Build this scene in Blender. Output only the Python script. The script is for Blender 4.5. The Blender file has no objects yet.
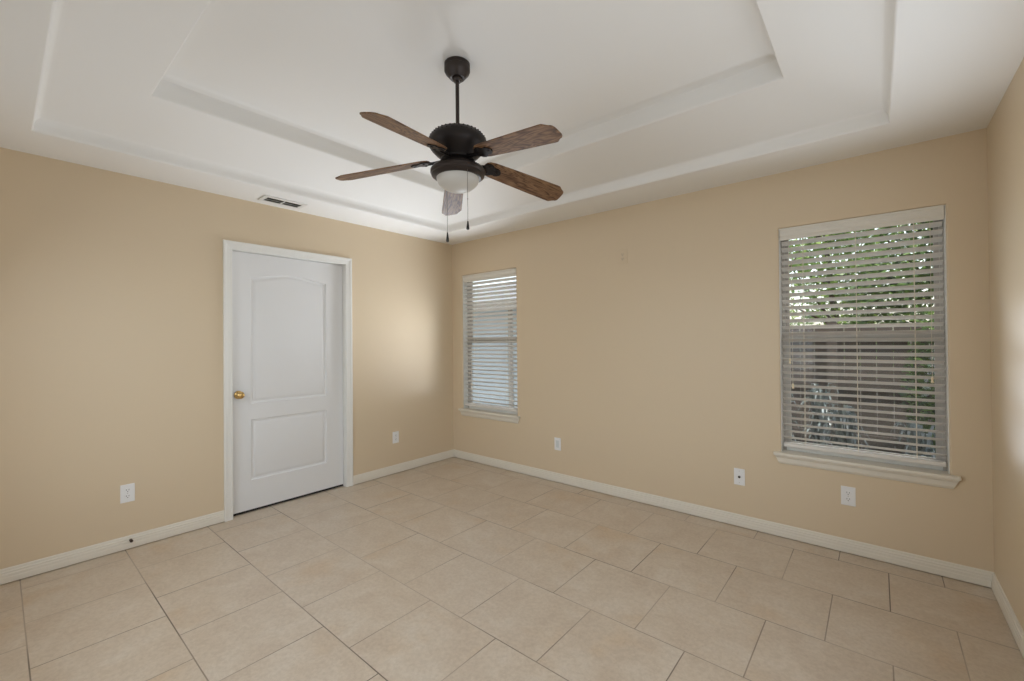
import bpy, bmesh, math, random
from mathutils import Vector, Matrix, noise
random.seed(7)
PI = math.pi
scn = bpy.context.scene
C = scn.collection

# ---------------------------------------------------------------- camera, world, sun, fill lamps, exposure
CAM = Vector((3.7449, -3.3928, 1.333))
YAW, PITCH, ROLL = 0.6990, 0.0071, -0.0091
cd = bpy.data.cameras.new('camera'); cam = bpy.data.objects.new('camera', cd); C.objects.link(cam)
cd.sensor_fit = 'HORIZONTAL'; cd.sensor_width = 36.0
cd.lens = 434.34 / 1024 * 36.0
cd.shift_y = -3.27 / 1024
cd.clip_start = 0.02; cd.clip_end = 200
f_ = Vector((-math.sin(YAW) * math.cos(PITCH), math.cos(YAW) * math.cos(PITCH), math.sin(PITCH)))
r0 = Vector((math.cos(YAW), math.sin(YAW), 0)); u0 = r0.cross(f_)
r_ = r0 * math.cos(ROLL) + u0 * math.sin(ROLL); u_ = -r0 * math.sin(ROLL) + u0 * math.cos(ROLL)
cam.matrix_world = Matrix(((r_.x, u_.x, -f_.x, CAM.x), (r_.y, u_.y, -f_.y, CAM.y), (r_.z, u_.z, -f_.z, CAM.z), (0, 0, 0, 1)))
scn.camera = cam

w = bpy.data.worlds.new('sky'); scn.world = w; w.use_nodes = True
nt = w.node_tree; bg = nt.nodes['Background']
sky = nt.nodes.new('ShaderNodeTexSky'); sky.sky_type = 'NISHITA'; sky.sun_disc = False
sky.sun_elevation = math.radians(60); sky.sun_rotation = math.radians(20); sky.dust_density = 3.0
hsv = nt.nodes.new('ShaderNodeHueSaturation'); hsv.inputs['Saturation'].default_value = 0.55
nt.links.new(sky.outputs[0], hsv.inputs['Color']); nt.links.new(hsv.outputs[0], bg.inputs[0])
bg.inputs[1].default_value = 0.34

def sun(name, direction, energy, angle, col):
    l = bpy.data.lights.new(name, 'SUN'); l.energy = energy; l.angle = angle; l.color = col
    o = bpy.data.objects.new(name, l); C.objects.link(o); o.location = (3, 6, 9)
    o.rotation_euler = Vector(direction).to_track_quat('-Z', 'Y').to_euler(); return o
sun('sun', (-0.30, 0.26, -1.0), 4.4, 0.02, (1, 0.95, 0.86))

def area(name, loc, direction, sx, sy, energy, col, spread=PI):
    l = bpy.data.lights.new(name, 'AREA'); l.shape = 'RECTANGLE'; l.size = sx; l.size_y = sy
    l.energy = energy; l.color = col; l.spread = spread
    o = bpy.data.objects.new(name, l); C.objects.link(o); o.location = loc
    o.rotation_euler = Vector(direction).to_track_quat('-Z', 'Y').to_euler(); return o
# fill lamps added in the unseen openings behind and beside the camera
FILL_COL = (0.90, 0.97, 1.06); BUP = 0.35
E_FRONT, E_SIDE_NEAR, E_SIDE_FAR, E_BACK_R, E_BACK_L, E_FRONT_DOWN, E_UP_L, E_UP_R = 5.0, 3.8, 9.6, 2.2, 1.8, 13.5, 7.6, 2.0
area('fill_lamp_front', (1.25, -3.70, 1.42), (0, 1, 0.2), 1.0, 1.45, E_FRONT / 2, FILL_COL)
area('fill_lamp_front', (2.55, -3.70, 1.42), (0, 1, 0.2), 1.0, 1.45, E_FRONT / 2, FILL_COL)
area('fill_lamp_side', (4.235, -2.40, 1.42), (-1, 0, 0.2), 0.75, 1.45, E_SIDE_FAR, FILL_COL)
area('fill_lamp_side', (4.235, -1.40, 1.42), (-1, 0.0, 0.1), 0.75, 1.45, E_SIDE_NEAR, FILL_COL)
# lamp strips added before both blinds imitate the daylight thrown up into the room
for z in (0.72, 1.00, 1.28):
    area('fill_strip_right', (3.644, -0.065, z + .1), (0, -1, BUP), 0.74, 0.22, E_BACK_R / 3, FILL_COL, 1.95)
    area('fill_strip_right_up', (3.644, -0.08, z), (0, -1, 0.8), 0.66, 0.14, E_UP_R / 3, FILL_COL, 1.75)
    area('fill_strip_left', (0.556, -0.065, z + .1), (0, -1, BUP), 0.74, 0.22, E_BACK_L / 3, FILL_COL, 2.35)
    area('fill_strip_left_up', (0.556, -0.08, z), (0, -1, 0.8), 0.66, 0.14, E_UP_L / 3, FILL_COL, 1.75)
for x in (1.25, 2.55): area('fill_lamp_front_down', (x, -3.71, 1.42), (0, 1, -0.8), 1.0, 1.45, E_FRONT_DOWN / 2, FILL_COL)  # lamps added here, tilted down in place of skylight

vs = scn.view_settings
scn.display_settings.display_device = 'sRGB'
vs.view_transform = 'Standard'; vs.look = 'None'; vs.gamma = 1.0; vs.use_curve_mapping = False
vs.exposure = 0.16
cy = scn.cycles
cy.max_bounces = 10; cy.diffuse_bounces = 5; cy.glossy_bounces = 3; cy.transparent_max_bounces = 16
cy.use_denoising = True; cy.caustics_reflective = False; cy.caustics_refractive = False
cy.sample_clamp_indirect = 4.0

# ---------------------------------------------------------------- material helpers
def S(c):
    return tuple(((v / 255) / 12.92 if v / 255 <= 0.04045 else ((v / 255 + 0.055) / 1.055) ** 2.4) for v in c) + (1,)
def mat(name, col, rough=0.5, metal=0.0, spec=0.5, bump=0.0, bscale=60, trans=0.0, coat=0.0):
    m = bpy.data.materials.new(name); m.use_nodes = True
    n = m.node_tree.nodes; L = m.node_tree.links; b = n['Principled BSDF']
    b.inputs['Base Color'].default_value = col if len(col) == 4 else tuple(col) + (1,)
    b.inputs['Roughness'].default_value = rough; b.inputs['Metallic'].default_value = metal
    b.inputs['Specular IOR Level'].default_value = spec; b.inputs['Coat Weight'].default_value = coat
    if bump:
        tc = n.new('ShaderNodeTexCoord'); no = n.new('ShaderNodeTexNoise'); bp = n.new('ShaderNodeBump')
        no.inputs['Scale'].default_value = bscale; no.inputs['Detail'].default_value = 3
        bp.inputs['Strength'].default_value = bump; bp.inputs['Distance'].default_value = 0.002
        L.new(tc.outputs['Object'], no.inputs['Vector']); L.new(no.outputs['Fac'], bp.inputs['Height']); L.new(bp.outputs['Normal'], b.inputs['Normal'])
    return m
def node(m, t, **kw):
    x = m.node_tree.nodes.new(t)
    for k, v in kw.items(): x.inputs[k].default_value = v
    return x
def ramp(m, stops):
    r = m.node_tree.nodes.new('ShaderNodeValToRGB'); e = r.color_ramp.elements
    while len(e) < len(stops): e.new(0.5)
    for q, (p, c) in zip(e, stops): q.position = p; q.color = c
    return r
def lk(m, a, b): m.node_tree.links.new(a, b)

M_WALL = mat('wall_paint', (0.690, 0.566, 0.402), 0.42, spec=0.45, bump=0.10, bscale=120)
M_CEIL = mat('ceiling_paint', (0.85, 0.84, 0.815), 0.6, spec=0.3, bump=0.05, bscale=90)
M_TRIM = mat('white_trim_paint', S((232, 231, 226)), 0.35, spec=0.5)
M_BASE = mat('off_white_baseboard_paint', S((226, 220, 207)), 0.35, spec=0.5)
M_DOOR = mat('white_door_paint', S((228, 228, 228)), 0.4, spec=0.5, bump=0.03, bscale=200)
M_BLIND = mat('ivory_blind', S((222, 218, 212)), 0.45, spec=0.4)
M_VAL = mat('blind_valance', S((224, 220, 210)), 0.4, spec=0.4)
M_VINYL = mat('window_frame_grey', S((178, 172, 164)), 0.45)
M_PLATE = mat('white_plastic', S((236, 236, 236)), 0.3)
M_SLOT = mat('dark_slot', S((60, 58, 56)), 0.6)
M_GAP_SHADE = mat('gap_shade_dark', S((34, 30, 27)), 0.8)
M_BRONZE = mat('dark_bronze', S((40, 35, 33)), 0.45, metal=0.55, spec=0.5, bump=0.25, bscale=140)
M_BRONZE2 = mat('bronze_plain', S((56, 48, 44)), 0.42, metal=0.5)
M_BLACK = mat('black_fob', S((28, 26, 25)), 0.3)
M_CHAIN = mat('chain_metal', S((120, 112, 104)), 0.35, metal=0.9)
M_GLOBE = mat('frosted_glass', S((200, 197, 190)), 0.42, spec=0.4)
M_BRASS = mat('polished_brass', S((214, 180, 120)), 0.24, metal=1.0)
M_HINGE = mat('hinge', S((200, 196, 186)), 0.3, metal=0.6)
M_VENT = mat('vent_white', S((222, 221, 217)), 0.4)
M_DUCT = mat('vent_dark', S((112, 108, 98)), 0.7)
M_CORD = mat('cord_cream', S((226, 216, 196)), 0.6)
M_TASSEL = mat('tassel_cream', S((238, 224, 192)), 0.4)
M_STOP = mat('doorstop_dark', S((58, 44, 32)), 0.5)
M_HOUSE = mat('siding_pale_blue', S((214, 224, 232)), 0.7)
M_ROOF = mat('shingle_grey', S((128, 132, 136)), 0.9, bump=0.5, bscale=20)
M_STUCCO = mat('exterior_stucco', S((190, 180, 165)), 0.9)
M_BARK = mat('bark', S((92, 78, 64)), 0.9, bump=0.8, bscale=25)
M_FENCE = mat('weathered_fence', S((98, 89, 83)), 0.85, bump=0.5, bscale=30)

# floor: 45 cm beige ceramic tiles in running bond, laid in room coordinates
def floor_material():
    m = mat('beige_ceramic_tile', (1, 1, 1), 0.36, spec=0.5); b = m.node_tree.nodes['Principled BSDF']
    tc = node(m, 'ShaderNodeTexCoord'); mp = node(m, 'ShaderNodeMapping')
    lk(m, tc.outputs['Object'], mp.inputs['Vector'])
    # Brick rows run along x; row edges at y = -0.15 - k*0.4515 ; joints at x = 0.618 + k*0.4523 on odd rows
    PY, PX = 0.4505, 0.4523
    mp.inputs['Scale'].default_value = (1 / PX, 1 / PY, 1)
    mp.inputs['Location'].default_value = (-(0.387) / PX + 40, 0.15 / PY + 41, 0)
    br = m.node_tree.nodes.new('ShaderNodeTexBrick'); br.offset = 0.5; br.offset_frequency = 2; br.squash = 1.0
    br.inputs['Scale'].default_value = 1; br.inputs['Brick Width'].default_value = 1; br.inputs['Row Height'].default_value = 1
    br.inputs['Mortar Size'].default_value = 0.0062; br.inputs['Mortar Smooth'].default_value = 0.25; br.inputs['Bias'].default_value = 0
    br.inputs['Color1'].default_value = (0, 0, 0, 1); br.inputs['Color2'].default_value = (1, 1, 1, 1); br.inputs['Mortar'].default_value = (0.5, 0.5, 0.5, 1)
    lk(m, mp.outputs[0], br.inputs['Vector'])
    # every tile samples its own piece of the cloud pattern
    sc = m.node_tree.nodes.new('ShaderNodeVectorMath'); sc.operation = 'SCALE'; sc.inputs['Scale'].default_value = 23.0
    lk(m, br.outputs['Color'], sc.inputs[0])
    ad = m.node_tree.nodes.new('ShaderNodeVectorMath'); ad.operation = 'ADD'
    lk(m, tc.outputs['Object'], ad.inputs[0]); lk(m, sc.outputs[0], ad.inputs[1])
    n1 = node(m, 'ShaderNodeTexNoise', Scale=5.0, Detail=5, Roughness=0.62, Distortion=0.5)
    n2 = node(m, 'ShaderNodeTexNoise', Scale=55.0, Detail=4, Roughness=0.75)
    n3 = node(m, 'ShaderNodeTexNoise', Scale=2.6, Detail=3, Roughness=0.6)
    for n in (n1, n2, n3): lk(m, ad.outputs[0], n.inputs['Vector'])
    r1 = ramp(m, [(0.30, S((197, 180, 160))), (0.52, S((204, 189, 170))), (0.74, S((210, 198, 182)))])
    lk(m, n1.outputs['Fac'], r1.inputs[0])
    r3 = ramp(m, [(0.56, (0, 0, 0, 1)), (0.78, (1, 1, 1, 1))]); lk(m, n3.outputs['Fac'], r3.inputs[0])
    mx = m.node_tree.nodes.new('ShaderNodeMixRGB'); mx.inputs[2].default_value = S((200, 172, 136))
    mu = m.node_tree.nodes.new('ShaderNodeMath'); mu.operation = 'MULTIPLY'; mu.inputs[1].default_value = 0.6
    lk(m, r3.outputs[0], mu.inputs[0]); lk(m, mu.outputs[0], mx.inputs[0]); lk(m, r1.outputs[0], mx.inputs[1])
    r2 = ramp(m, [(0.36, (0.90, 0.885, 0.865, 1)), (0.6, (1.02, 1.02, 1.02, 1))]); lk(m, n2.outputs['Fac'], r2.inputs[0])
    m2 = m.node_tree.nodes.new('ShaderNodeMixRGB'); m2.blend_type = 'MULTIPLY'; m2.inputs[0].default_value = 1
    lk(m, mx.outputs[0], m2.inputs[1]); lk(m, r2.outputs[0], m2.inputs[2])
    # grout: brown grey, in places nearly as pale as the tiles
    ng = node(m, 'ShaderNodeTexNoise', Scale=1.3, Detail=2); lk(m, tc.outputs['Object'], ng.inputs['Vector'])
    rg = ramp(m, [(0.38, S((112, 99, 86))), (0.60, S((176, 160, 142)))]); lk(m, ng.outputs['Fac'], rg.inputs[0])
    m3 = m.node_tree.nodes.new('ShaderNodeMixRGB'); lk(m, br.outputs['Fac'], m3.inputs[0]); lk(m, m2.outputs[0], m3.inputs[1]); lk(m, rg.outputs[0], m3.inputs[2])
    lk(m, m3.outputs[0], b.inputs['Base Color'])
    inv = m.node_tree.nodes.new('ShaderNodeMath'); inv.operation = 'SUBTRACT'; inv.inputs[0].default_value = 1; lk(m, br.outputs['Fac'], inv.inputs[1])
    bp = node(m, 'ShaderNodeBump', Strength=0.5, Distance=0.003); lk(m, inv.outputs[0], bp.inputs['Height'])
    bq = node(m, 'ShaderNodeBump', Strength=0.06, Distance=0.002); lk(m, n2.outputs['Fac'], bq.inputs['Height']); lk(m, bp.outputs[0], bq.inputs['Normal'])
    lk(m, bq.outputs[0], b.inputs['Normal'])
    return m
M_FLOOR = floor_material()

def wood_material():
    m = mat('oak_blade', (1, 1, 1), 0.50, spec=0.35); b = m.node_tree.nodes['Principled BSDF']
    tc = node(m, 'ShaderNodeTexCoord'); mp = node(m, 'ShaderNodeMapping'); mp.inputs['Scale'].default_value = (2.2, 13, 13)
    oi = node(m, 'ShaderNodeObjectInfo'); cx = node(m, 'ShaderNodeCombineXYZ')
    mlt = m.node_tree.nodes.new('ShaderNodeMath'); mlt.operation = 'MULTIPLY'; mlt.inputs[1].default_value = 9
    lk(m, oi.outputs['Random'], mlt.inputs[0]); lk(m, mlt.outputs[0], cx.inputs[0]); lk(m, cx.outputs[0], mp.inputs['Location'])
    lk(m, tc.outputs['Object'], mp.inputs['Vector'])
    wv = m.node_tree.nodes.new('ShaderNodeTexNoise'); wv.inputs['Scale'].default_value = 1.4; wv.inputs['Detail'].default_value = 2; wv.inputs['Distortion'].default_value = 1.2
    lk(m, mp.outputs[0], wv.inputs['Vector'])
    ma = m.node_tree.nodes.new('ShaderNodeMath'); ma.operation = 'MULTIPLY'; ma.inputs[1].default_value = 14
    fr = m.node_tree.nodes.new('ShaderNodeMath'); fr.operation = 'PINGPONG'; fr.inputs[1].default_value = 1
    lk(m, wv.outputs['Fac'], ma.inputs[0]); lk(m, ma.outputs[0], fr.inputs[0])
    r = ramp(m, [(0.0, S((76, 52, 36))), (0.35, S((118, 86, 60))), (1.0, S((144, 112, 82)))])
    lk(m, fr.outputs[0], r.inputs[0])
    fn = node(m, 'ShaderNodeTexNoise', Scale=9.0, Detail=4); lk(m, mp.outputs[0], fn.inputs['Vector'])
    r2 = ramp(m, [(0.35, (0.75, 0.73, 0.7, 1)), (0.6, (1, 1, 1, 1))]); lk(m, fn.outputs['Fac'], r2.inputs[0])
    mx = m.node_tree.nodes.new('ShaderNodeMixRGB'); mx.blend_type = 'MULTIPLY'; mx.inputs[0].default_value = 1
    lk(m, r.outputs[0], mx.inputs[1]); lk(m, r2.outputs[0], mx.inputs[2]); lk(m, mx.outputs[0], b.inputs['Base Color'])
    return m
M_WOOD = wood_material()

def mix_transparent(name, col, fac, glossy=False):
    m = bpy.data.materials.new(name); m.use_nodes = True; n = m.node_tree.nodes; n.clear()
    out = n.new('ShaderNodeOutputMaterial'); t = n.new('ShaderNodeBsdfTransparent')
    t.inputs[0].default_value = (0.96, 0.98, 0.97, 1) if glossy else (1, 1, 1, 1)
    d = n.new('ShaderNodeBsdfGlossy' if glossy else 'ShaderNodeBsdfDiffuse'); d.inputs[0].default_value = col
    if glossy: d.inputs['Roughness'].default_value = 0.03
    mx = n.new('ShaderNodeMixShader'); mx.inputs[0].default_value = fac
    if glossy:
        fz = n.new('ShaderNodeFresnel'); fz.inputs[0].default_value = 1.45
        ge = n.new('ShaderNodeNewGeometry'); k = n.new('ShaderNodeMath'); k.operation = 'SUBTRACT'; k.inputs[0].default_value = 1; lk(m, ge.outputs['Backfacing'], k.inputs[1])
        k2 = n.new('ShaderNodeMath'); k2.operation = 'MULTIPLY'; lk(m, fz.outputs[0], k2.inputs[0]); lk(m, k.outputs[0], k2.inputs[1]); lk(m, k2.outputs[0], mx.inputs[0])
    lk(m, t.outputs[0], mx.inputs[1]); lk(m, d.outputs[0], mx.inputs[2]); lk(m, mx.outputs[0], out.inputs[0]); return m
M_GLASS = mix_transparent('window_glass', (1, 1, 1, 1), 0.05, True)
M_SCREEN = mix_transparent('insect_screen', S((110, 116, 124)), 0.16)

def leaf_material(name, c1, c2, tl, rough=0.35):
    m = mat(name, (1, 1, 1), rough, spec=0.5); n = m.node_tree.nodes; b = n['Principled BSDF']
    ge = n.new('ShaderNodeNewGeometry'); r = ramp(m, [(0.1, S(c1)), (0.9, S(c2))]); lk(m, ge.outputs['Random Per Island'], r.inputs[0]); lk(m, r.outputs[0], b.inputs['Base Color'])
    t = n.new('ShaderNodeBsdfTranslucent'); lk(m, r.outputs[0], t.inputs[0]); mx = n.new('ShaderNodeMixShader'); mx.inputs[0].default_value = tl
    lk(m, b.outputs[0], mx.inputs[1]); lk(m, t.outputs[0], mx.inputs[2]); lk(m, mx.outputs[0], n['Material Output'].inputs[0]); return m
M_LEAF = leaf_material('tree_leaf', (108, 138, 72), (184, 206, 124), 0.5)
M_LEAF2 = leaf_material('tree_leaf_dark', (60, 86, 46), (124, 154, 84), 0.35)
M_STRAP = leaf_material('strap_leaf', (100, 110, 108), (172, 182, 184), 0.15, 0.14)  # grey-blue leaf colours include painted sky glints
def soil_material():
    m = mat('soil', (1, 1, 1), 0.95, bump=0.8, bscale=18); b = m.node_tree.nodes['Principled BSDF']
    n1 = node(m, 'ShaderNodeTexNoise', Scale=14.0, Detail=6, Roughness=0.7); r = ramp(m, [(0.35, S((48, 40, 34))), (0.65, S((84, 72, 60)))])
    tc = node(m, 'ShaderNodeTexCoord'); lk(m, tc.outputs['Object'], n1.inputs['Vector']); lk(m, n1.outputs['Fac'], r.inputs[0]); lk(m, r.outputs[0], b.inputs['Base Color']); return m
M_SOIL = soil_material()

# ---------------------------------------------------------------- object helpers
def obj(name, bm, m, parent=None, loc=None, smooth=None, bevel=0.0, origin=None):
    if bevel:
        bm.normal_update()
        es = [e for e in bm.edges if len(e.link_faces) == 2 and e.calc_face_angle(0) > 0.6]
        bmesh.ops.bevel(bm, geom=es, offset=bevel, segments=2, affect='EDGES', profile=0.5, clamp_overlap=True)
    bmesh.ops.recalc_face_normals(bm, faces=bm.faces)
    if origin is not None: bmesh.ops.translate(bm, verts=bm.verts, vec=-Vector(origin))
    me = bpy.data.meshes.new(name); bm.to_mesh(me); bm.free(); me.materials.append(m)
    if smooth is not None:
        me.shade_smooth(); me.set_sharp_from_angle(angle=smooth)
    o = bpy.data.objects.new(name, me); C.objects.link(o)
    if loc is not None: o.location = loc
    elif origin is not None: o.location = origin
    if parent is not None: o.parent = parent
    return o
def thing(name, label, cat, loc=(0, 0, 0), group=None):
    o = bpy.data.objects.new(name, None); C.objects.link(o); o.empty_display_size = 0.05; o.location = loc
    o['label'] = label; o['category'] = cat; o['kind'] = 'thing'
    if group: o['group'] = group
    return o
def tag(o, label, cat, group=None):
    o['label'] = label; o['category'] = cat; o['kind'] = 'thing'
    if group: o['group'] = group
    return o
def struct(name, bm, m, label=None, cat='structure', **k):
    o = obj(name, bm, m, **k); o['kind'] = 'structure'
    if label: o['label'] = label; o['category'] = cat
    return o
def rel(o, root):            # a part built in room coordinates goes under an Empty that stands elsewhere
    o.location = Vector(o.location) - Vector(root.location); return o
def box(bm, x0, x1, y0, y1, z0, z1):
    v = [bm.verts.new((x, y, z)) for z in (z0, z1) for y in (y0, y1) for x in (x0, x1)]
    for a in ((0, 1, 3, 2), (4, 6, 7, 5), (0, 4, 5, 1), (2, 3, 7, 6), (0, 2, 6, 4), (1, 5, 7, 3)): bm.faces.new([v[i] for i in a])
    return bm
def B(*a): return box(bmesh.new(), *a)
def lathe(prof, seg=48, bm=None, cx=0, cy=0):
    bm = bm or bmesh.new(); rings = []
    for r, z in prof:
        if r < 1e-6: rings.append([bm.verts.new((cx, cy, z))])
        else: rings.append([bm.verts.new((cx + r * math.cos(2 * PI * i / seg), cy + r * math.sin(2 * PI * i / seg), z)) for i in range(seg)])
    for a, b in zip(rings, rings[1:]):
        for i in range(seg):
            j = (i + 1) % seg
            if len(a) == 1 and len(b) == 1: continue
            if len(a) == 1: bm.faces.new((a[0], b[i], b[j]))
            elif len(b) == 1: bm.faces.new((a[i], a[j], b[0]))
            else: bm.faces.new((a[i], a[j], b[j], b[i]))
    return bm
def cyl(bm, a, b, r, seg=10, r2=None, cap=True):
    a = Vector(a); b = Vector(b); d = (b - a).normalized(); q = d.to_track_quat('Z', 'Y'); r2 = r if r2 is None else r2
    A = [bm.verts.new(a + q @ Vector((r * math.cos(2 * PI * i / seg), r * math.sin(2 * PI * i / seg), 0))) for i in range(seg)]
    D = [bm.verts.new(b + q @ Vector((r2 * math.cos(2 * PI * i / seg), r2 * math.sin(2 * PI * i / seg), 0))) for i in range(seg)]
    for i in range(seg): bm.faces.new((A[i], A[(i + 1) % seg], D[(i + 1) % seg], D[i]))
    if cap: bm.faces.new(A[::-1]); bm.faces.new(D)
    return bm
def prism(bm, pts, z0, z1):      # outline in xy, extruded in z
    a = [bm.verts.new((x, y, z0)) for x, y in pts]; b = [bm.verts.new((x, y, z1)) for x, y in pts]; n = len(pts)
    bm.faces.new(a[::-1]); bm.faces.new(b)
    for i in range(n): bm.faces.new((a[i], a[(i + 1) % n], b[(i + 1) % n], b[i]))
    return bm
def rot_about(bm, M):
    bmesh.ops.transform(bm, matrix=M, verts=bm.verts); return bm

# ---------------------------------------------------------------- room dimensions (metres)
W, D, H = 4.204, 3.67, 2.44          # x 0..W, y -D..0, border of the ceiling at H
T = 0.14
WX = [(0.161, 0.952), (3.243, 4.045)]; WZ0, WZ1 = 0.57, 2.068

def grid_wall(lo, hi, z1, holes, bevel=0.0):
    """wall in the x-z plane, facing -y, thickness T towards +y, with bull-nosed openings"""
    bm = bmesh.new(); xs = sorted({lo, hi, *[h[0] for h in holes], *[h[1] for h in holes]}); zs = sorted({0, z1, *[h[2] for h in holes], *[h[3] for h in holes]})
    V = {}
    def v(x, y, z):
        k = (x, y, z)
        if k not in V: V[k] = bm.verts.new(k)
        return V[k]
    def hole(x, z): return any(h[0] < x < h[1] and h[2] < z < h[3] for h in holes)
    front = []
    for x0, x1 in zip(xs, xs[1:]):
        for a, b in zip(zs, zs[1:]):
            if hole((x0 + x1) / 2, (a + b) / 2): continue
            bm.faces.new((v(x0, 0, a), v(x1, 0, a), v(x1, 0, b), v(x0, 0, b)))
            bm.faces.new((v(x0, T, a), v(x0, T, b), v(x1, T, b), v(x1, T, a)))
    def quad(p, q):
        bm.faces.new((v(p[0], 0, p[1]), v(q[0], 0, q[1]), v(q[0], T, q[1]), v(p[0], T, p[1])))
    for h in holes:
        x0, x1, a, b = h
        xx = [x for x in xs if x0 <= x <= x1]; zz = [z for z in zs if a <= z <= b]
        for p, q in zip(xx, xx[1:]):
            quad((p, b), (q, b))
            if a > 0: quad((q, a), (p, a))
        for p, q in zip(zz, zz[1:]): quad((x0, p), (x0, q)); quad((x1, q), (x1, p))
    for p, q in zip(xs, xs[1:]):
        if not hole((p + q) / 2, 1e-3): quad((p, 0), (q, 0))
        quad((p, z1), (q, z1))
    for p, q in zip(zs, zs[1:]): quad((lo, p), (lo, q)); quad((hi, p), (hi, q))
    bmesh.ops.recalc_face_normals(bm, faces=bm.faces)
    if bevel:
        es = []
        for e in bm.edges:
            a, b = (u.co for u in e.verts)
            if abs(a.y) < 1e-6 and abs(b.y) < 1e-6 and len(e.link_faces) == 2 and e.calc_face_angle(0) > 1:
                m = (a + b) / 2
                if any(h[0] - 1e-4 <= m.x <= h[1] + 1e-4 and h[2] - 1e-4 <= m.z <= h[3] + 1e-4 for h in holes): es.append(e)
        bmesh.ops.bevel(bm, geom=es, offset=bevel, segments=5, affect='EDGES', profile=0.5)
    return bm

# back wall (the one with both windows)
struct('wall_back', grid_wall(-T, W + T, H + 0.0, [(a, b, WZ0 - 0.02, WZ1) for a, b in WX], 0.009), M_WALL, smooth=0.6)
# left wall (with the door): built in the x-z plane and turned so that local x runs along world -y
DY0, DY1, DZ = -2.252, -1.303, 2.062     # rough opening
bm = grid_wall(0.0, D, H, [(-DY1, -DY0, 0.0, DZ)])
rot_about(bm, Matrix(((0, -1, 0, 0), (-1, 0, 0, 0), (0, 0, 1, 0), (0, 0, 0, 1))))
struct('wall_left', bm, M_WALL)
# right wall with unseen side windows added to light the room
bm = grid_wall(0.0, D, H, [(1.0, 1.8, 0.67, 2.17), (2.0, 2.8, 0.67, 2.17)], 0.009)
rot_about(bm, Matrix(((0, 1, 0, W), (-1, 0, 0, 0), (0, 0, 1, 0), (0, 0, 0, 1))))
struct('wall_right', bm, M_WALL, smooth=0.6)
# front wall, behind the camera, with unseen windows added to light the room
bm = grid_wall(-T, W + T, H, [(0.7, 1.8, 0.67, 2.17), (2.0, 3.1, 0.67, 2.17)], 0.009)
rot_about(bm, Matrix(((1, 0, 0, 0), (0, -1, 0, -D), (0, 0, 1, 0), (0, 0, 0, 1))))
struct('wall_front', bm, M_WALL, smooth=0.6)

# floor
struct('floor', B(-1.3, W + T, -D - T, T, -0.12, 0.0), M_FLOOR)

# tray ceiling: one lofted surface
TX0, TX1, TY0, TY1 = 0.397, 3.812, -3.275, -0.405
prof = [(0, 2.44), (0.004, 2.442), (0.008, 2.447), (0.010, 2.455), (0.011, 2.472), (0.014, 2.486), (0.020, 2.498), (0.028, 2.507), (0.036, 2.512), (0.046, 2.515),
        (0.410, 2.648), (0.414, 2.650), (0.4175, 2.654), (0.419, 2.660), (0.420, 2.670), (0.420, 2.705), (0.423, 2.727), (0.432, 2.748), (0.447, 2.758), (0.467, 2.766), (0.490, 2.768)]
bm = bmesh.new()
def ring(x0, x1, y0, y1, z): return [bm.verts.new(p) for p in ((x0, y0, z), (x1, y0, z), (x1, y1, z), (x0, y1, z))]
rings = [ring(-T, W + T, -D - T, T, H)] + [ring(TX0 + i, TX1 - i, TY0 + i, TY1 - i, z) for i, z in prof]
for a, b in zip(rings, rings[1:]):
    for i in range(4): bm.faces.new((a[i], a[(i + 1) % 4], b[(i + 1) % 4], b[i]))
bm.faces.new(rings[-1])
o = struct('ceiling', bm, M_CEIL, smooth=0.5)
# unseen flat roof deck, its eaves added to keep sun out of the windows
struct('roof', B(-T - 0.9, W + T + 0.9, -D - T - 0.9, T + 0.75, 2.86, 3.02), M_STUCCO)
bm = B(-T, W + T, T - 0.02, T, H + .002, 2.86); box(bm, -T, W + T, -D - T, -D - T + .02, H + .002, 2.86); box(bm, -T, -T + .02, -D - T + .02, T - .02, H + .002, 2.86); box(bm, W + T - .02, W + T, -D - T + .02, T - .02, H + .002, 2.86)
struct('wall_parapet', bm, M_STUCCO)

# ---------------------------------------------------------------- baseboards
BP = [(0, 0.004), (0.0125, 0.004), (0.014, 0.006), (0.014, 0.034), (0.0125, 0.037), (0.0125, 0.052), (0.0105, 0.056), (0.0105, 0.066), (0.007, 0.070), (0.006, 0.079), (0.0035, 0.0845), (0, 0.0855)]
def sweep(pts, prof, inward, closed=False):
    """profile (offset, height) swept along a horizontal polyline; inward(k) gives the unit offset direction at point k"""
    bm = bmesh.new(); rows = []
    for k, p in enumerate(pts):
        d = inward[k]; rows.append([bm.verts.new((p[0] + d[0] * o, p[1] + d[1] * o, z)) for o, z in prof])
    for a, b in zip(rows, rows[1:]):
        n = len(prof)
        for i in range(n): bm.faces.new((a[i], a[(i + 1) % n], b[(i + 1) % n], b[i]))
    bm.faces.new(rows[0]); bm.faces.new(rows[-1][::-1]); return bm
CE = 0.058   # casing width
OY0, OY1, OZ = DY0 + 0.014, DY1 - 0.014, DZ - 0.014   # inner casing lines
bm = sweep([(0, -D), (0, OY0 - CE)], BP, [(1, 1), (1, 0)])
struct('baseboard_left', bm, M_BASE)
bm = sweep([(0, OY1 + CE), (0, 0)], BP, [(1, 0), (1, -1)])
struct('baseboard_left.001', bm, M_BASE)
struct('baseboard_back', sweep([(0, 0), (W, 0)], BP, [(1, -1), (-1, -1)]), M_BASE)
struct('baseboard_right', sweep([(W, 0), (W, -D)], BP, [(-1, -1), (-1, 1)]), M_BASE)
struct('baseboard_front', sweep([(W, -D), (0, -D)], BP, [(-1, 1), (1, 1)]), M_BASE)

# ---------------------------------------------------------------- door
door = bpy.data.objects.new('door_1', None); C.objects.link(door); door['kind'] = 'structure'; door['label'] = 'white two-panel arch-top door in the left wall, brass knob'; door['category'] = 'door'
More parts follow.
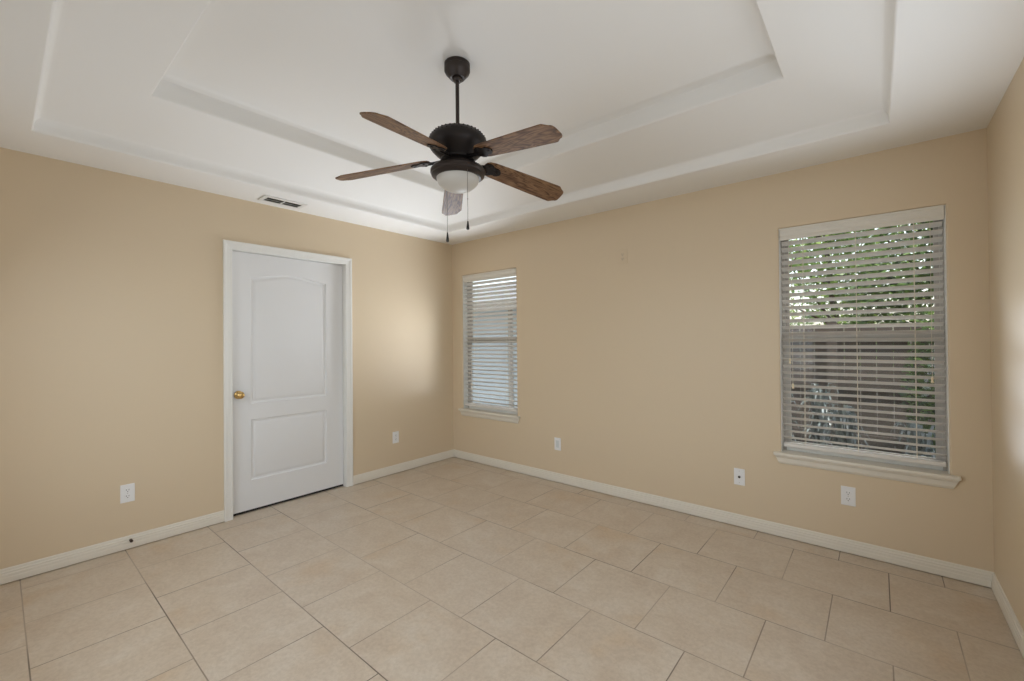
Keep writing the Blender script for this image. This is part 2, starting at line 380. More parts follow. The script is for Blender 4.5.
# casing: colonial profile swept round the opening with mitred corners
CP = [(0, 0.0), (0, 0.009), (0.006, 0.0105), (0.010, 0.0095), (0.024, 0.0120), (0.034, 0.0125), (0.038, 0.0155), (0.047, 0.0175), (0.054, 0.0175), (CE, 0.0150), (CE, 0)]
def casing():
    bm = bmesh.new(); rows = []
    for (y, z, dy, dz) in ((OY0, 0, -1, 0), (OY0, OZ, -1, 1), (OY1, OZ, 1, 1), (OY1, 0, 1, 0)):
        rows.append([bm.verts.new((dp, y + dy * o, z + dz * o)) for o, dp in CP])
    n = len(CP)
    for a, b in zip(rows, rows[1:]):
        for i in range(n): bm.faces.new((a[i], a[(i + 1) % n], b[(i + 1) % n], b[i]))
    bm.faces.new(rows[0]); bm.faces.new(rows[-1][::-1]); return bm
obj('casing', casing(), M_TRIM, door)
bm = B(-T, 0.0, DY0, DY0 + 0.018, 0, DZ); box(bm, -T, 0, DY1 - 0.018, DY1, 0, DZ); box(bm, -T, 0, DY0 + 0.018, DY1 - 0.018, DZ - 0.018, DZ)
box(bm, -0.100, -0.086, DY0 + 0.018, DY0 + 0.030, 0, DZ - 0.018); box(bm, -0.100, -0.086, DY1 - 0.030, DY1 - 0.018, 0, DZ - 0.018); box(bm, -0.100, -0.086, DY0 + 0.03, DY1 - 0.03, DZ - 0.030, DZ - 0.018)
obj('jamb', bm, M_TRIM, door)
# leaf with two moulded panels (upper one arched)
LY0, LY1, LZ0, LZ1 = DY0 + 0.021, DY1 - 0.021, 0.020, DZ - 0.021
XF = -0.046
def leaf():
    bm = bmesh.new()
    def arch(y0, y1, z0, z1, rise, n=24):
        pts = [(y0, z0), (y1, z0)]
        for i in range(n + 1):
            t = 1 - i / n; s = math.sin(PI * t)
            pts.append((y0 + (y1 - y0) * t, z1 + rise * (s ** 1.6 if rise else 0)))
        return pts
    def inset(pts, d):
        n = len(pts); cy_ = sum(p[0] for p in pts[:2]) / 2; out = []
        y0 = pts[0][0]; y1 = pts[1][0]; z0 = pts[0][1]
        for (y, z) in pts:
            t = (y - y0) / (y1 - y0); yy = y0 + d + t * (y1 - y0 - 2 * d)
            out.append((yy, z0 + d if z == z0 else z - d))
        return out
    panels = [arch(-2.093, -1.478, 0.852, 1.856, 0.040), arch(-2.093, -1.478, 0.248, 0.726, 0)]
    loops = []
    steps = [(0, 0), (0.005, -0.009), (0.012, -0.0115), (0.020, -0.0115), (0.034, -0.0045), (0.040, -0.0035)]
    for P in panels:
        prev = None
        for d, dx in steps:
            Q = inset(P, d); vs_ = [bm.verts.new((XF + dx, y, z)) for y, z in Q]
            if prev:
                for i in range(len(vs_)): bm.faces.new((prev[i], prev[(i + 1) % len(vs_)], vs_[(i + 1) % len(vs_)], vs_[i]))
            else: loops.append(vs_)
            prev = vs_
        bm.faces.new(prev)
    # stile/rail face around: fill between outer rectangle and the panel loops
    oc = [bm.verts.new((XF, y, z)) for y, z in ((LY0, LZ0), (LY1, LZ0), (LY1, LZ1), (LY0, LZ1))]
    es = []
    for L in [oc] + loops:
        for i in range(len(L)):
            e = bm.edges.get((L[i], L[(i + 1) % len(L)])) or bm.edges.new((L[i], L[(i + 1) % len(L)])); es.append(e)
    bmesh.ops.triangle_fill(bm, edges=es, use_beauty=True, use_dissolve=False)
    bk = [bm.verts.new((XF - 0.035, v.co.y, v.co.z)) for v in oc]
    for i in range(4): bm.faces.new((oc[i], oc[(i + 1) % 4], bk[(i + 1) % 4], bk[i]))
    bm.faces.new(bk); return bm
lf = obj('door_leaf', leaf(), M_DOOR, door, smooth=0.35)
kn = lathe([(0, 0.0), (0.030, 0.0), (0.0315, 0.003), (0.028, 0.008), (0.014, 0.011), (0.011, 0.020), (0.012, 0.030), (0.022, 0.036), (0.0275, 0.045), (0.0275, 0.052), (0.022, 0.060), (0.010, 0.064), (0, 0.065)], 32)
rot_about(kn, Matrix.Translation((XF, -2.182, 0.93)) @ Matrix.Rotation(PI / 2, 4, 'Y'))
k = obj('knob', kn, M_BRASS, lf, smooth=0.8); k['label'] = 'polished brass knob'
q = obj('gap_shade_strip', B(XF - 0.030, XF - 0.004, LY0 + .001, LY1 - .001, 0.003, LZ0 + 0.001), M_GAP_SHADE, lf); q['label'] = 'dark strip for the shade under the door'  # dark strip added for the shade in the door gap
# unseen closed box added behind the door to keep light out of the gap
bm = B(-1.3, -1.28, DY0 - 0.3, DY1 + 0.3, 0, H); box(bm, -1.28, -T, DY0 - 0.32, DY0 - 0.3, 0, H); box(bm, -1.28, -T, DY1 + 0.3, DY1 + 0.32, 0, H); box(bm, -1.3, -T, DY0 - 0.32, DY1 + 0.32, H, H + 0.02)
struct('passage_light_block', bm, M_WALL)

# ---------------------------------------------------------------- windows (frame, sashes, panes, screen, stool, apron)
def window(idx, x0, x1, side):
    wn = bpy.data.objects.new('window_%d' % idx, None); C.objects.link(wn); wn['kind'] = 'structure'
    wn['label'] = 'single-hung window near the %s of the back wall, with wooden sill' % side; wn['category'] = 'window'
    fw = 0.022; y0, y1 = 0.078, 0.135; z0, z1 = WZ0, WZ1
    bm = B(x0, x0 + fw, y0, y1, z0, z1); box(bm, x1 - fw, x1, y0, y1, z0, z1); box(bm, x0 + fw, x1 - fw, y0, y1, z1 - fw, z1)
    obj('window_frame', bm, M_VINYL, wn)
    q = obj('bottom_track', B(x0 + fw, x1 - fw, y0, y1, z0, z0 + 0.035), M_TRIM, wn); q['label'] = 'bottom track whitened as if in sun'  # white colour stands for sun on the bottom of the frame
    bm = B(x0 + 0.0002, x0 + 0.004, 0.012, y0, z0, z1 - 0.0005); box(bm, x1 - 0.004, x1 - 0.0002, 0.012, y0, z0, z1 - 0.0005)
    obj('reveal_bright_strip', bm, M_TRIM, wn)  # white strips added to brighten the window reveals
    zm = 1.325
    def sash(a, b, c, d, ya, yb, wv, nm):
        bm = B(a, a + wv, ya, yb, c, d); box(bm, b - wv, b, ya, yb, c, d); box(bm, a + wv, b - wv, ya, yb, d - wv, d); box(bm, a + wv, b - wv, ya, yb, c, c + wv)
        s = obj(nm, bm, M_VINYL, wn)
        obj('glass_pane', B(a + wv, b - wv, (ya + yb) / 2 - 0.002, (ya + yb) / 2 + 0.002, c + wv, d - wv), M_GLASS, s); return s
    sash(x0 + fw, x1 - fw, zm - 0.01, z1 - fw, 0.110, 0.128, 0.022, 'upper_sash')
    sash(x0 + fw, x1 - fw, z0 + 0.035, zm + 0.035, 0.084, 0.106, 0.026, 'lower_sash')
    bm = bmesh.new(); v = [bm.verts.new(p) for p in ((x0 + fw, 0.132, z0 + .035), (x1 - fw, 0.132, z0 + .035), (x1 - fw, 0.132, zm + .01), (x0 + fw, 0.132, zm + .01))]; bm.faces.new(v)
    obj('insect_screen', bm, M_SCREEN, wn)
    # stool with rounded nose and horns, apron with slanted ends
    bm = bmesh.new(); e = 0.040
    prism(bm, [(x0 - e, -0.0), (x0 - e, -0.034), (x0 - e + 0.004, -0.040), (x1 + e - 0.004, -0.040), (x1 + e, -0.034), (x1 + e, -0.0), (x1, 0.0), (x1, 0.078), (x0, 0.078), (x0, 0.0)], WZ0 - 0.020, WZ0)
    obj('sill', bm, M_BASE, wn, bevel=0.003)
    zt, zb = WZ0 - 0.020, WZ0 - 0.078; AP = [(0.0, 0), (0.018, 0), (0.018, 0.010), (0.014, 0.018), (0.013, 0.042), (0.009, 0.052), (0.004, 0.058), (0, 0.058)]
    bm = bmesh.new(); L = []; R = []
    for o_, dz in AP:
        sl = 0.026 * dz / 0.058
        L.append(bm.verts.new((x0 - 0.036 + sl, -o_, zt - dz))); R.append(bm.verts.new((x1 + 0.036 - sl, -o_, zt - dz)))
    n = len(AP)
    for i in range(n): bm.faces.new((L[i], L[(i + 1) % n], R[(i + 1) % n], R[i]))
    bm.faces.new(L); bm.faces.new(R[::-1])
    obj('apron', bm, M_BASE, wn)
    return wn
window(1, *WX[0], 'corner'); window(2, *WX[1], 'right wall')
# unseen windows added to let light in: plain frames
def plain_frame(name, a, b, c, d, M):
    bm = B(a, a + .04, 0.05, 0.11, c, d); box(bm, b - .04, b, 0.05, 0.11, c, d); box(bm, a + .04, b - .04, 0.05, 0.11, c, c + .04); box(bm, a + .04, b - .04, 0.05, 0.11, d - .04, d)
    box(bm, a + .04, b - .04, 0.06, 0.10, (c + d) / 2 - .02, (c + d) / 2 + .02)
    rot_about(bm, M); o = struct(name, bm, M_VINYL)
    obj('glass_pane', rot_about(B(a + .04, b - .04, 0.078, 0.082, c + .04, d - .04), M), M_GLASS, o); return o
MF = Matrix(((1, 0, 0, 0), (0, -1, 0, -D), (0, 0, 1, 0), (0, 0, 0, 1))); MS = Matrix(((0, 1, 0, W), (-1, 0, 0, 0), (0, 0, 1, 0), (0, 0, 0, 1)))
plain_frame('window_3', 0.7, 1.8, 0.67, 2.17, MF); plain_frame('window_4', 2.0, 3.1, 0.67, 2.17, MF)
plain_frame('window_5', 1.0, 1.8, 0.67, 2.17, MS); plain_frame('window_6', 2.0, 2.8, 0.67, 2.17, MS)

# ---------------------------------------------------------------- blinds
TILT = 0.41; PITCH_Z = 0.0435; SY = 0.043
def blind(x0, x1, label, ladders, cords):
    xm = (x0 + x1) / 2
    t = thing('window_blind', label, 'blind', (xm, 0, WZ1))
    a, b = x0 + 0.007, x1 - 0.007
    # valance with a crown profile and short returns
    VP = [(0.012, 2.0655), (0.003, 2.0655), (0.003, 2.056), (0.0065, 2.051), (0.0065, 2.034), (0.004, 2.029), (0.0045, 2.014), (0.009, 2.006), (0.012, 1.997), (0.012, 1.987), (0.018, 1.987), (0.018, 2.0655)]
    bm = bmesh.new(); A = [bm.verts.new((a, y, z)) for y, z in VP]; Bv = [bm.verts.new((b, y, z)) for y, z in VP]
    n = len(VP)
    for i in range(n): bm.faces.new((A[i], A[(i + 1) % n], Bv[(i + 1) % n], Bv[i]))
    bm.faces.new(A); bm.faces.new(Bv[::-1])
    rel(obj('valance', bm, M_VAL, t), t)
    rel(obj('headrail', B(a + .002, b - .002, 0.0185, 0.066, 2.008, 2.064), M_BLIND, t), t)
    # one curved slat, copied
    bm = bmesh.new(); top = []; bot = []; hw = 0.025; NS = 6
    for i in range(NS + 1):
        s = -1 + 2 * i / NS; yy = s * hw; crown = 0.0030 * (1 - s * s); th = 0.0015 if 0 < i < NS else 0.0010
        top.append((yy, crown + th)); bot.append((yy, crown - th))
    P = top + bot[::-1]; L = []; R = []
    c_, s_ = math.cos(-TILT), math.sin(-TILT)
    for y, z in P:
        yy, zz = y * c_ - z * s_, y * s_ + z * c_
        L.append(bm.verts.new((-(x1 - x0) / 2 + 0.012, yy, zz))); R.append(bm.verts.new(((x1 - x0) / 2 - 0.012, yy, zz)))
    n = len(P)
    for i in range(n): bm.faces.new((L[i], L[(i + 1) % n], R[(i + 1) % n], R[i]))
    bm.faces.new(L); bm.faces.new(R[::-1])
    z = 1.968; zs = []
    while z > 0.655: zs.append(z); z -= PITCH_Z
    first = obj('slat', bm, M_BLIND, t, smooth=0.5)
    first.location = (0, SY, zs[0] - WZ1)
    for zz in zs[1:]:
        c = first.copy(); C.objects.link(c); c.parent = t; c.location = (0, SY, zz - WZ1)
    rel(obj('bottom_rail', B(x0 + 0.012, x1 - 0.012, SY - 0.025, SY + 0.025, 0.603, 0.628), M_BLIND, t, bevel=0.004), t)
    yf, yb = SY - 0.0235, SY + 0.0235
    for lx in ladders:
        bm = bmesh.new()
        for yy in (yf - 0.002, yb + 0.002): cyl(bm, (lx, yy, 0.62), (lx, yy, 2.01), 0.0011, 6)
        for zz in zs: cyl(bm, (lx, yf - .002, zz + 0.0235 * math.sin(TILT) - .002), (lx, yb + .002, zz - 0.0235 * math.sin(TILT) - .004), 0.0006, 4)
        l = rel(obj('ladder_cord', bm, M_CORD, t), t)
    for cx_, zt in cords:
        bm = bmesh.new(); cyl(bm, (cx_, 0.0125, zt), (cx_, 0.0125, 1.99), 0.0010, 6)
        cc = rel(obj('pull_cord', bm, M_CORD, t), t)
        tb = lathe([(0, 0.016), (0.004, 0.016), (0.0065, 0.012), (0.0055, 0.004), (0.0045, 0.0), (0.0055, -0.006), (0.0075, -0.013), (0.006, -0.017), (0, -0.017)], 14)
        q = obj('tassel', tb, M_TASSEL, cc, loc=(cx_ - xm, 0.0125, zt - WZ1), smooth=0.8)
        q.location = Vector(q.location) - Vector(cc.location)
    return t
blind(*WX[0], 'ivory horizontal blind without tassels on the window beside the room corner', (0.335, 0.80), ())
blind(*WX[1], 'ivory horizontal blind with cord tassels on the window near the right wall', (3.376, 3.649, 3.914), ((3.299, 1.178), (3.314, 1.013), (3.981, 1.087)))

# ---------------------------------------------------------------- wall plates
def plate(name, label, cat, wall, pos, z, kind, m=M_PLATE, w_=0.070, h_=0.116, group=None):
    """built facing -y at the origin, then set on its wall"""
    t = thing(name, label, cat, (0, 0, 0), group)
    obj('cover_plate', B(-w_ / 2, w_ / 2, -0.0055, 0, -h_ / 2, h_ / 2), m, t, bevel=0.0022)
    if kind == 'duplex':
        for s in (-1, 1):
            pts = []
            for i in range(24):
                a = 2 * PI * i / 24; pts.append((0.0172 * math.cos(a), max(-0.0135, min(0.0135, 0.0172 * math.sin(a)))))
            bm = prism(bmesh.new(), pts, 0, 0.002); rot_about(bm, Matrix.Translation((0, -0.0055, s * 0.0195)) @ Matrix.Rotation(PI / 2, 4, 'X'))
            f = obj('receptacle', bm, m, t)
            bm = B(-0.0075, -0.0052, -0.0079, -0.0074, s * 0.0195 - 0.001, s * 0.0195 + 0.0075); box(bm, 0.0052, 0.0075, -0.0079, -0.0074, s * 0.0195 - 0.0005, s * 0.0195 + 0.0075)
            cyl(bm, (0, -0.0074, s * 0.0195 - 0.007), (0, -0.0079, s * 0.0195 - 0.007), 0.0026, 10)
            obj('socket_holes', bm, M_SLOT, f)
        obj('screw', cyl(bmesh.new(), (0, -0.0055, 0), (0, -0.0068, 0), 0.003, 12), M_HINGE, t)
    elif kind == 'rocker':
        obj('rocker_insert', B(-0.0165, 0.0165, -0.0075, -0.0055, -0.033, 0.033), mat('insert_grey', S((214, 218, 218)), 0.3) if 'insert_grey' not in bpy.data.materials else bpy.data.materials['insert_grey'], t, bevel=0.001)
    elif kind == 'coax':
        obj('connector_ring', lathe_y(0.0085, 0.0055, 0.004), M_CHAIN, t); obj('connector', lathe_y(0.0052, 0.0055, 0.010), M_SLOT, t)
        for s in (-1, 1): obj('screw', cyl(bmesh.new(), (0, -0.0055, s * 0.041), (0, -0.0066, s * 0.041), 0.0028, 12), M_HINGE, t)
    if wall == 'back': t.location = (pos, 0, z)
    else: t.location = (0, pos, z); t.rotation_euler = (0, 0, PI / 2)
    return t
def lathe_y(r, y0, ln): return cyl(bmesh.new(), (0, -y0, 0), (0, -y0 - ln, 0), r, 16)
M_PAINTED = M_WALL
plate('wall_outlet', 'white duplex outlet low on the left wall, between the room edge and the door', 'outlet', 'left', -2.840, 0.362, 'duplex', w_=0.072, group='white duplex outlets')
plate('wall_outlet', 'white duplex outlet low on the left wall between door and corner', 'outlet', 'left', -0.785, 0.362, 'duplex', w_=0.072, group='white duplex outlets')
plate('wall_outlet', 'white plate with rectangular insert on the back wall, just past the corner window', 'outlet', 'back', 1.442, 0.358, 'rocker')
plate('cable_outlet', 'white plate with a single dark round connector on the back wall', 'outlet', 'back', 2.987, 0.352, 'coax')
plate('wall_outlet', 'white duplex outlet right under the sill of the window by the right wall', 'outlet', 'back', 3.597, 0.352, 'duplex', w_=0.072, group='white duplex outlets')
plate('painted_outlet', 'wall-coloured outlet painted over, high on the back wall', 'outlet', 'back', 2.118, 2.025, 'duplex', m=M_PAINTED, w_=0.080, h_=0.125)

# small dark door stop on the left baseboard
ds = cyl(bmesh.new(), (0.0105, -2.826, 0.056), (0.034, -2.826, 0.056), 0.0085, 14, 0.0075)
cyl(ds, (0.034, -2.826, 0.056), (0.040, -2.826, 0.056), 0.0095, 14, 0.008)
tag(obj('door_stop', ds, M_STOP, origin=(0.0105, -2.826, 0.056)), 'small dark brown door stop peg on the left baseboard below an outlet', 'door stop')

# ---------------------------------------------------------------- ceiling register
v = thing('ceiling_vent', 'white rectangular air vent in the ceiling above the door', 'vent', (0.178, -1.935, H))
X0, X1, Y0, Y1 = 0.100, 0.256, -2.092, -1.778
bm = B(X0, X0 + 0.024, Y0, Y1, H - 0.008, H); box(bm, X1 - 0.036, X1, Y0, Y1, H - 0.008, H); box(bm, X0 + 0.024, X1 - 0.036, Y0, Y0 + 0.030, H - 0.008, H); box(bm, X0 + 0.024, X1 - 0.036, Y1 - 0.030, Y1, H - 0.008, H)
box(bm, X0 + 0.024, X1 - 0.036, -1.941, -1.929, H - 0.008, H)
rel(obj('frame', bm, M_VENT, v, bevel=0.002), v)
rel(obj('backing', B(X0 + 0.02, X1 - 0.03, Y0 + .025, Y1 - .025, H - 0.0012, H - 0.0002), M_DUCT, v), v)
for (ya, yb) in ((Y0 + 0.030, -1.941), (-1.929, Y1 - 0.030)):
    for i in range(5):
        xx = X0 + 0.036 + i * 0.018
        bm = B(-0.0065, 0.0065, ya, yb, -0.0006, 0.0006); rot_about(bm, Matrix.Translation((xx, 0, H - 0.0055)) @ Matrix.Rotation(math.radians(35), 4, 'Y'))
        rel(obj('louver', bm, M_VENT if i == 2 else M_DUCT, v), v)

# ---------------------------------------------------------------- ceiling fan
FX, FY = 2.096, -1.853
fan = thing('ceiling_fan', 'dark bronze ceiling fan with five oak blades and a frosted light', 'ceiling fan', (FX, FY, 2.768))
def fp(nm, bm, m, parent=fan, **k):
    o = obj(nm, bm, m, parent, **k)
    return o
Z = 2.768
def lz(prof, seg=48): return lathe([(r, z - Z) for r, z in prof], seg)
fp('canopy', lz([(0, 2.768), (0.062, 2.768), (0.0660, 2.764), (0.0660, 2.750), (0.0640, 2.748), (0.0660, 2.746), (0.0660, 2.727), (0.062, 2.718), (0.038, 2.690), (0.034, 2.690), (0.025, 2.692), (0.0255, 2.682), (0.018, 2.672), (0, 2.670)]), M_BRONZE2, smooth=0.5)
fp('downrod', lz([(0, 2.69), (0.0098, 2.69), (0.0098, 2.45), (0, 2.45)], 20), M_BRONZE2, smooth=0.6)
hub = fp('motor_housing', lz([(0, 2.446), (0.018, 2.446), (0.020, 2.428), (0.045, 2.425), (0.082, 2.417), (0.115, 2.402), (0.138, 2.383), (0.148, 2.367), (0.1505, 2.354), (0.150, 2.342), (0.146, 2.332), (0.134, 2.316), (0.114, 2.295), (0.096, 2.280), (0.088, 2.270), (0.088, 2.263), (0, 2.263)]), M_BRONZE, smooth=0.6)
bm = bmesh.new()     # raised relief round the shoulder of the housing
for i in range(36):
    a = 2 * PI * i / 36
    for r, z, s in ((0.1265, 2.392, 0.006), (0.1425, 2.374, 0.005)):
        bmesh.ops.create_icosphere(bm, subdivisions=1, radius=s, matrix=Matrix.Translation((r * math.cos(a + (r > .13) * .09), r * math.sin(a + (r > .13) * .09), z - Z)))
o = fp('relief_band', bm, M_BRONZE, hub, smooth=1.2); o['kind'] = 'stuff'
kit = fp('light_fitter', lz([(0, 2.264), (0.060, 2.264), (0.062, 2.258), (0.062, 2.243), (0.070, 2.240), (0.086, 2.238), (0.112, 2.232), (0.130, 2.223), (0.1405, 2.210), (0.141, 2.198), (0.136, 2.191), (0.136, 2.184), (0.125, 2.175), (0.118, 2.171), (0.111, 2.171), (0.111, 2.185), (0, 2.185)]), M_BRONZE2, smooth=0.5)
gl = [(0.1105, 2.178)]
for i in range(1, 15):
    a = PI / 2 * i / 14; gl.append((0.1105 * math.cos(a), 2.174 - 0.072 * math.sin(a)))
gl[-1] = (0, 2.174 - 0.072)
g = fp('globe', lz([(0, 2.178)] + gl), M_GLOBE, smooth=1.0); g['label'] = 'frosted white glass bowl'
# blades: drooping a little, pitched
def blade_outline():
    R = 0.661; s = []
    s += [(0.150, 0.018), (0.156, 0.034), (0.172, 0.046), (0.200, 0.052), (0.30, 0.0565), (0.45, 0.0615), (0.600, 0.0655), (0.614, 0.0650), (0.622, 0.060), (0.634, 0.051), (0.642, 0.046), (0.649, 0.044), (0.656, 0.038), (R, 0.026), (R + .001, 0.008)]
    return [(x, y) for x, y in s] + [(x, -y) for x, y in reversed(s)]
def arm_outline():
    s = [(0.075, 0.020), (0.100, 0.017), (0.118, 0.012), (0.135, 0.012), (0.150, 0.020), (0.163, 0.034), (0.180, 0.041), (0.196, 0.036), (0.206, 0.026), (0.216, 0.024), (0.228, 0.027), (0.240, 0.022), (0.250, 0.012), (0.254, 0.004)]
    return s + [(x, -y) for x, y in reversed(s)]
PIT, DROOP = 0.213, 0.124
bl0 = None
for k in range(5):
    th = -1.291 + k * 2 * PI / 5
    rr = Vector((math.cos(th), math.sin(th), 0)); tt = Vector((-math.sin(th), math.cos(th), 0))
    DR = DROOP + (0.05 if k == 3 else 0.05 if k == 2 else 0); PT = PIT + (0.16 if k == 2 else 0)
    ex = (rr - Vector((0, 0, DR))).normalized(); ey = (tt * math.cos(PT) - Vector((0, 0, math.sin(PT)))).normalized(); ez = ex.cross(ey).normalized()
    org = Vector((0, 0, 2.255 + 0.2 * DROOP - Z))
    ex = ex * (0.978 if k in (1, 2) else 1.0)
    MB = Matrix(((ex.x, ey.x, ez.x, org.x), (ex.y, ey.y, ez.y, org.y), (ex.z, ey.z, ez.z, org.z), (0, 0, 0, 1)))
    if bl0 is None:
        bl0 = obj('blade', prism(bmesh.new(), blade_outline(), 0.0, 0.006), M_WOOD, fan, bevel=0.0012)
        bm = prism(bmesh.new(), arm_outline(), -0.0065, -0.0005)
        for x, y in ((0.178, 0.022), (0.178, -0.022), (0.232, 0.0)): cyl(bm, (x, y, -0.0105), (x, y, -0.006), 0.0065, 12, 0.0075)
        box(bm, 0.078, 0.16, -0.005, 0.005, -0.013, -0.006)
        ar0 = obj('blade_arm', bm, M_BRONZE, bl0, bevel=0.001)
        b_ = bl0
    else:
        b_ = bl0.copy(); C.objects.link(b_); b_.parent = fan
        a_ = ar0.copy(); C.objects.link(a_); a_.parent = b_
    b_.matrix_basis = MB
TOC = Vector((0.643, -0.765, 0)); LAT = Vector((0.765, 0.643, 0))
for (dep, lat, ztop, zf0, zf1) in ((0.112, 0.060, 2.215, 1.920, 1.876), (-0.062, -0.066, 2.235, 1.909, 1.856)):
    P = TOC * dep + LAT * lat
    bm = bmesh.new(); cyl(bm, (P.x, P.y, zf0 - Z), (P.x, P.y, ztop - Z), 0.0012, 6)
    if dep > 0: bmesh.ops.create_icosphere(bm, subdivisions=1, radius=0.0032, matrix=Matrix.Translation((P.x, P.y, 2.03 - Z)))
    ch = fp('pull_chain', bm, M_CHAIN)
    h = zf0 - zf1
    fb = lathe([(0, h), (0.003, h), (0.0045, h * .75), (0.0075, h * .30), (0.0082, h * .15), (0.006, 0.002), (0, 0)], 16)
    rot_about(fb, Matrix.Translation((P.x, P.y, zf1 - Z)))
    obj('fob', fb, M_BLACK, ch, smooth=0.8)

# ---------------------------------------------------------------- outside
GZ = -0.15
struct('ground', B(-14, 14, T + 0.0, 22, GZ - 0.2, GZ), M_SOIL)
struct('ground.001', B(-14, 1.9, T + 0.3, 3.3, GZ - 0.05, GZ + 0.012), mat('bounce_concrete', S((190, 186, 178)), 0.9, bump=0.3, bscale=40))  # pale paving added to bounce sunlight up through the blinds
# weathered board fence
t = thing('board_fence', 'weathered grey-brown board fence beyond the window by the right wall', 'fence', (3.5, 2.9, GZ))
bm = bmesh.new(); x = 0.9
while x < 8.0:
    hh = 1.60 + random.uniform(-0.015, 0.015); box(bm, x - 3.5, x + 0.136 - 3.5, random.uniform(-0.003, 0.003), 0.02, 0.02, hh); x += 0.142
obj('board_panel', bm, M_FENCE, t)
bm = bmesh.new()
for z in (0.3, 0.9, 1.45): box(bm, -2.6, 4.5, -0.038, -0.004, z, z + 0.085)
obj('fence_rails', bm, M_FENCE, t)
for x in (-2.6, -0.2, 2.2, 4.4): obj('fence_post', B(x, x + 0.09, -0.13, -0.04, -0.05, 1.66), M_FENCE, t)
# neighbouring house seen through the corner window
t = thing('neighbour_house', 'pale blue lap-sided house with grey shingle roof outside the corner window', 'house', (-5, 3.4, GZ))
bm = bmesh.new(); z = 0
while z < 2.35:
    v8 = [bm.verts.new(p) for p in ((-7, 0, z), (5.7, 0, z), (5.7, 0.014, z + 0.15), (-7, 0.014, z + 0.15), (-7, 0.15, z), (5.7, 0.15, z), (5.7, 0.15, z + 0.15), (-7, 0.15, z + 0.15))]
    for a in ((0, 1, 2, 3), (5, 4, 7, 6), (0, 4, 5, 1), (3, 2, 6, 7), (0, 3, 7, 4), (1, 5, 6, 2)): bm.faces.new([v8[i] for i in a])
    z += 0.15
box(bm, -7, 5.7, 0.151, 5.0, 0, 2.3)
obj('siding', bm, M_HOUSE, t)
bm = bmesh.new(); v8 = [bm.verts.new(p) for p in ((-7.4, -0.55, 2.17), (6.0, -0.55, 2.17), (6.0, 2.6, 3.05), (-7.4, 2.6, 3.05), (-7.4, -0.55, 2.24), (6.0, -0.55, 2.24), (6.0, 2.6, 3.12), (-7.4, 2.6, 3.12))]
for a in ((3, 2, 1, 0), (4, 5, 6, 7), (0, 1, 5, 4), (1, 2, 6, 5), (2, 3, 7, 6), (3, 0, 4, 7)): bm.faces.new([v8[i] for i in a])
obj('roof', bm, M_ROOF, t)
obj('fascia', B(-7.4, 6.0, -0.585, -0.552, 2.10, 2.25), M_VINYL, t)
obj('corner_trim', B(2.95, 3.06, -0.022, -0.002, 0, 2.2), M_VINYL, t)

def leaves(n, shape, size, seed):
    rnd = random.Random(seed); bm = bmesh.new()
    for _ in range(n):
        p = shape(rnd); d = Vector((rnd.gauss(0, 1), rnd.gauss(0, 1), rnd.gauss(0, .6))).normalized(); s = size * rnd.uniform(.6, 1.3)
        q = d.to_track_quat('X', 'Z') @ Matrix.Rotation(rnd.uniform(-1, 1), 3, 'X').to_quaternion()
        pts = [(0, 0, 0), (s * .35, s * .26, -s * .04), (s, 0, -s * .12), (s * .35, -s * .26, -s * .04)]
        v = [bm.verts.new(p + q @ Vector(c)) for c in pts]; bm.faces.new((v[0], v[1], v[2])); bm.faces.new((v[0], v[2], v[3]))
    return bm
def tree(x, y, h, cr, n, label, m, seed, size=0.09, zc=None):
    t = thing('tree', label, 'tree', (x, y, GZ), 'trees beyond the fence')
    rnd = random.Random(seed); bm = bmesh.new(); p = Vector((0, 0, 0)); r = 0.09
    pts = [p]
    for k in range(5): p = p + Vector((rnd.uniform(-.12, .12), rnd.uniform(-.12, .12), h / 6)); pts.append(p)
    for k in range(5): cyl(bm, pts[k], pts[k + 1], r * (1 - k * .15), 8, r * (1 - (k + 1) * .15))
    for k in range(9):
        b0 = pts[2 + k % 3]; a = rnd.uniform(0, 2 * PI); b1 = b0 + Vector((math.cos(a) * cr[0] * .75, math.sin(a) * cr[1] * .75, rnd.uniform(.2, 1.0) * cr[2] * .8)); cyl(bm, b0, b1, 0.03, 6, 0.008)
    obj('trunk', bm, M_BARK, t, smooth=1)
    zc = zc or h * .68
    clumps = [(rnd.gauss(0, .42), rnd.gauss(0, .42), rnd.gauss(0, .45)) for _ in range(26)]
    def shape(q):
        while True:
            c = q.choice(clumps); v = Vector((c[0] + q.gauss(0, .17), c[1] + q.gauss(0, .17), c[2] + q.gauss(0, .17)))
            if v.length < 1: return Vector((v.x * cr[0], v.y * cr[1], zc + v.z * cr[2]))
    o = obj('foliage', leaves(n, shape, size, seed + 1), m, t)
    return t
tree(2.05, 4.15, 4.2, (1.05, 0.95, 1.75), 7000, 'bright green tree behind the fence, beside the pale blue house', M_LEAF, 11, 0.09, 2.6)
tree(4.55, 4.35, 4.6, (1.25, 1.1, 2.1), 9000, 'dark green tree behind the fence nearest the right wall', M_LEAF2, 23, 0.09, 2.3)
tree(3.3, 7.1, 5.0, (1.9, 1.2, 2.0), 9000, 'pale green tree farther back between house and fence', M_LEAF, 31, 0.12, 2.9)
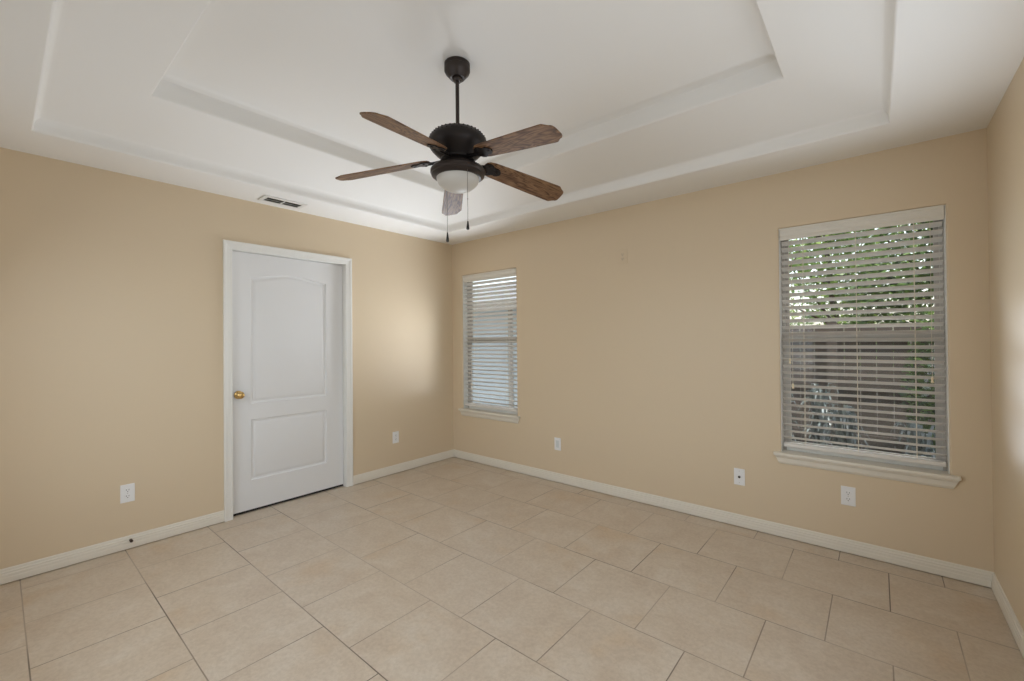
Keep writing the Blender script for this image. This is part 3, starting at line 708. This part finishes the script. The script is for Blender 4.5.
def shrub(x, y, r, h, n, label, seed):
    t = thing('shrub', label, 'shrub', (x, y, GZ))
    bm = bmesh.new(); rnd = random.Random(seed)
    for k in range(7):
        a = rnd.uniform(0, 2 * PI); cyl(bm, (0.04 * math.cos(a), 0.04 * math.sin(a), 0), (r * .6 * math.cos(a), r * .6 * math.sin(a), h * rnd.uniform(.6, .9)), 0.016, 6, 0.006)
    obj('stems', bm, M_BARK, t, smooth=1)
    def shape(q):
        while True:
            v = Vector((q.uniform(-1, 1), q.uniform(-1, 1), q.uniform(-1, 1)))
            if .25 < v.length < 1: return Vector((v.x * r, v.y * r * .8, h / 2 + v.z * h / 2))
    obj('foliage', leaves(n, shape, 0.07, seed + 1), M_LEAF2, t)
shrub(4.42, 2.25, 0.50, 2.0, 5200, 'dense dark shrub before the board fence, toward the right wall', 71)
def strap_plant(x, y, n, ht, label, seed):
    t = thing('strap_leaf_plant', label, 'plant', (x, y, GZ), 'strap-leaved plants under the window')
    rnd = random.Random(seed); bm = bmesh.new()
    for _ in range(n):
        a = rnd.uniform(0, 2 * PI); h = ht * rnd.uniform(.55, 1.1); out = rnd.uniform(.06, .20); wd = rnd.uniform(.012, .024)
        d = Vector((math.cos(a), math.sin(a), 0)); s = Vector((-d.y, d.x, 0)); b = Vector((rnd.uniform(-.03, .03), rnd.uniform(-.03, .03), 0)); prev = None
        for k in range(7):
            u = k / 6; p = b + d * out * u ** 1.7 + Vector((0, 0, h * (math.sin(u * 2.1) / math.sin(PI / 2) * (1 if u < .75 else 1))))
            ww = wd * math.sin(PI * min(1, .12 + u * .88)) + .001
            L, Cc, R = bm.verts.new(p - s * ww), bm.verts.new(p - Vector((0, 0, ww * .35))), bm.verts.new(p + s * ww)
            if prev: bm.faces.new((prev[0], prev[1], Cc, L)); bm.faces.new((prev[1], prev[2], R, Cc))
            prev = (L, Cc, R)
    obj('foliage', bm, M_STRAP, t, smooth=1.2)
for i, (x, y, n, h, lab) in enumerate([(3.05, 1.30, 90, 0.90, 'arching strap-leaved plant at the left end of the bed under the window'), (3.52, 1.30, 90, 0.84, 'arching strap-leaved plant second from the left in the window bed'),
    (3.99, 1.30, 90, 0.76, 'arching strap-leaved plant third from the left in the window bed'), (4.46, 1.30, 70, 0.78, 'arching strap-leaved plant at the right end of the window bed'), (3.30, 1.95, 80, 0.95, 'arching strap-leaved plant close to the board fence, behind the others')]):
    strap_plant(x, y, n, h, lab, 50 + i)
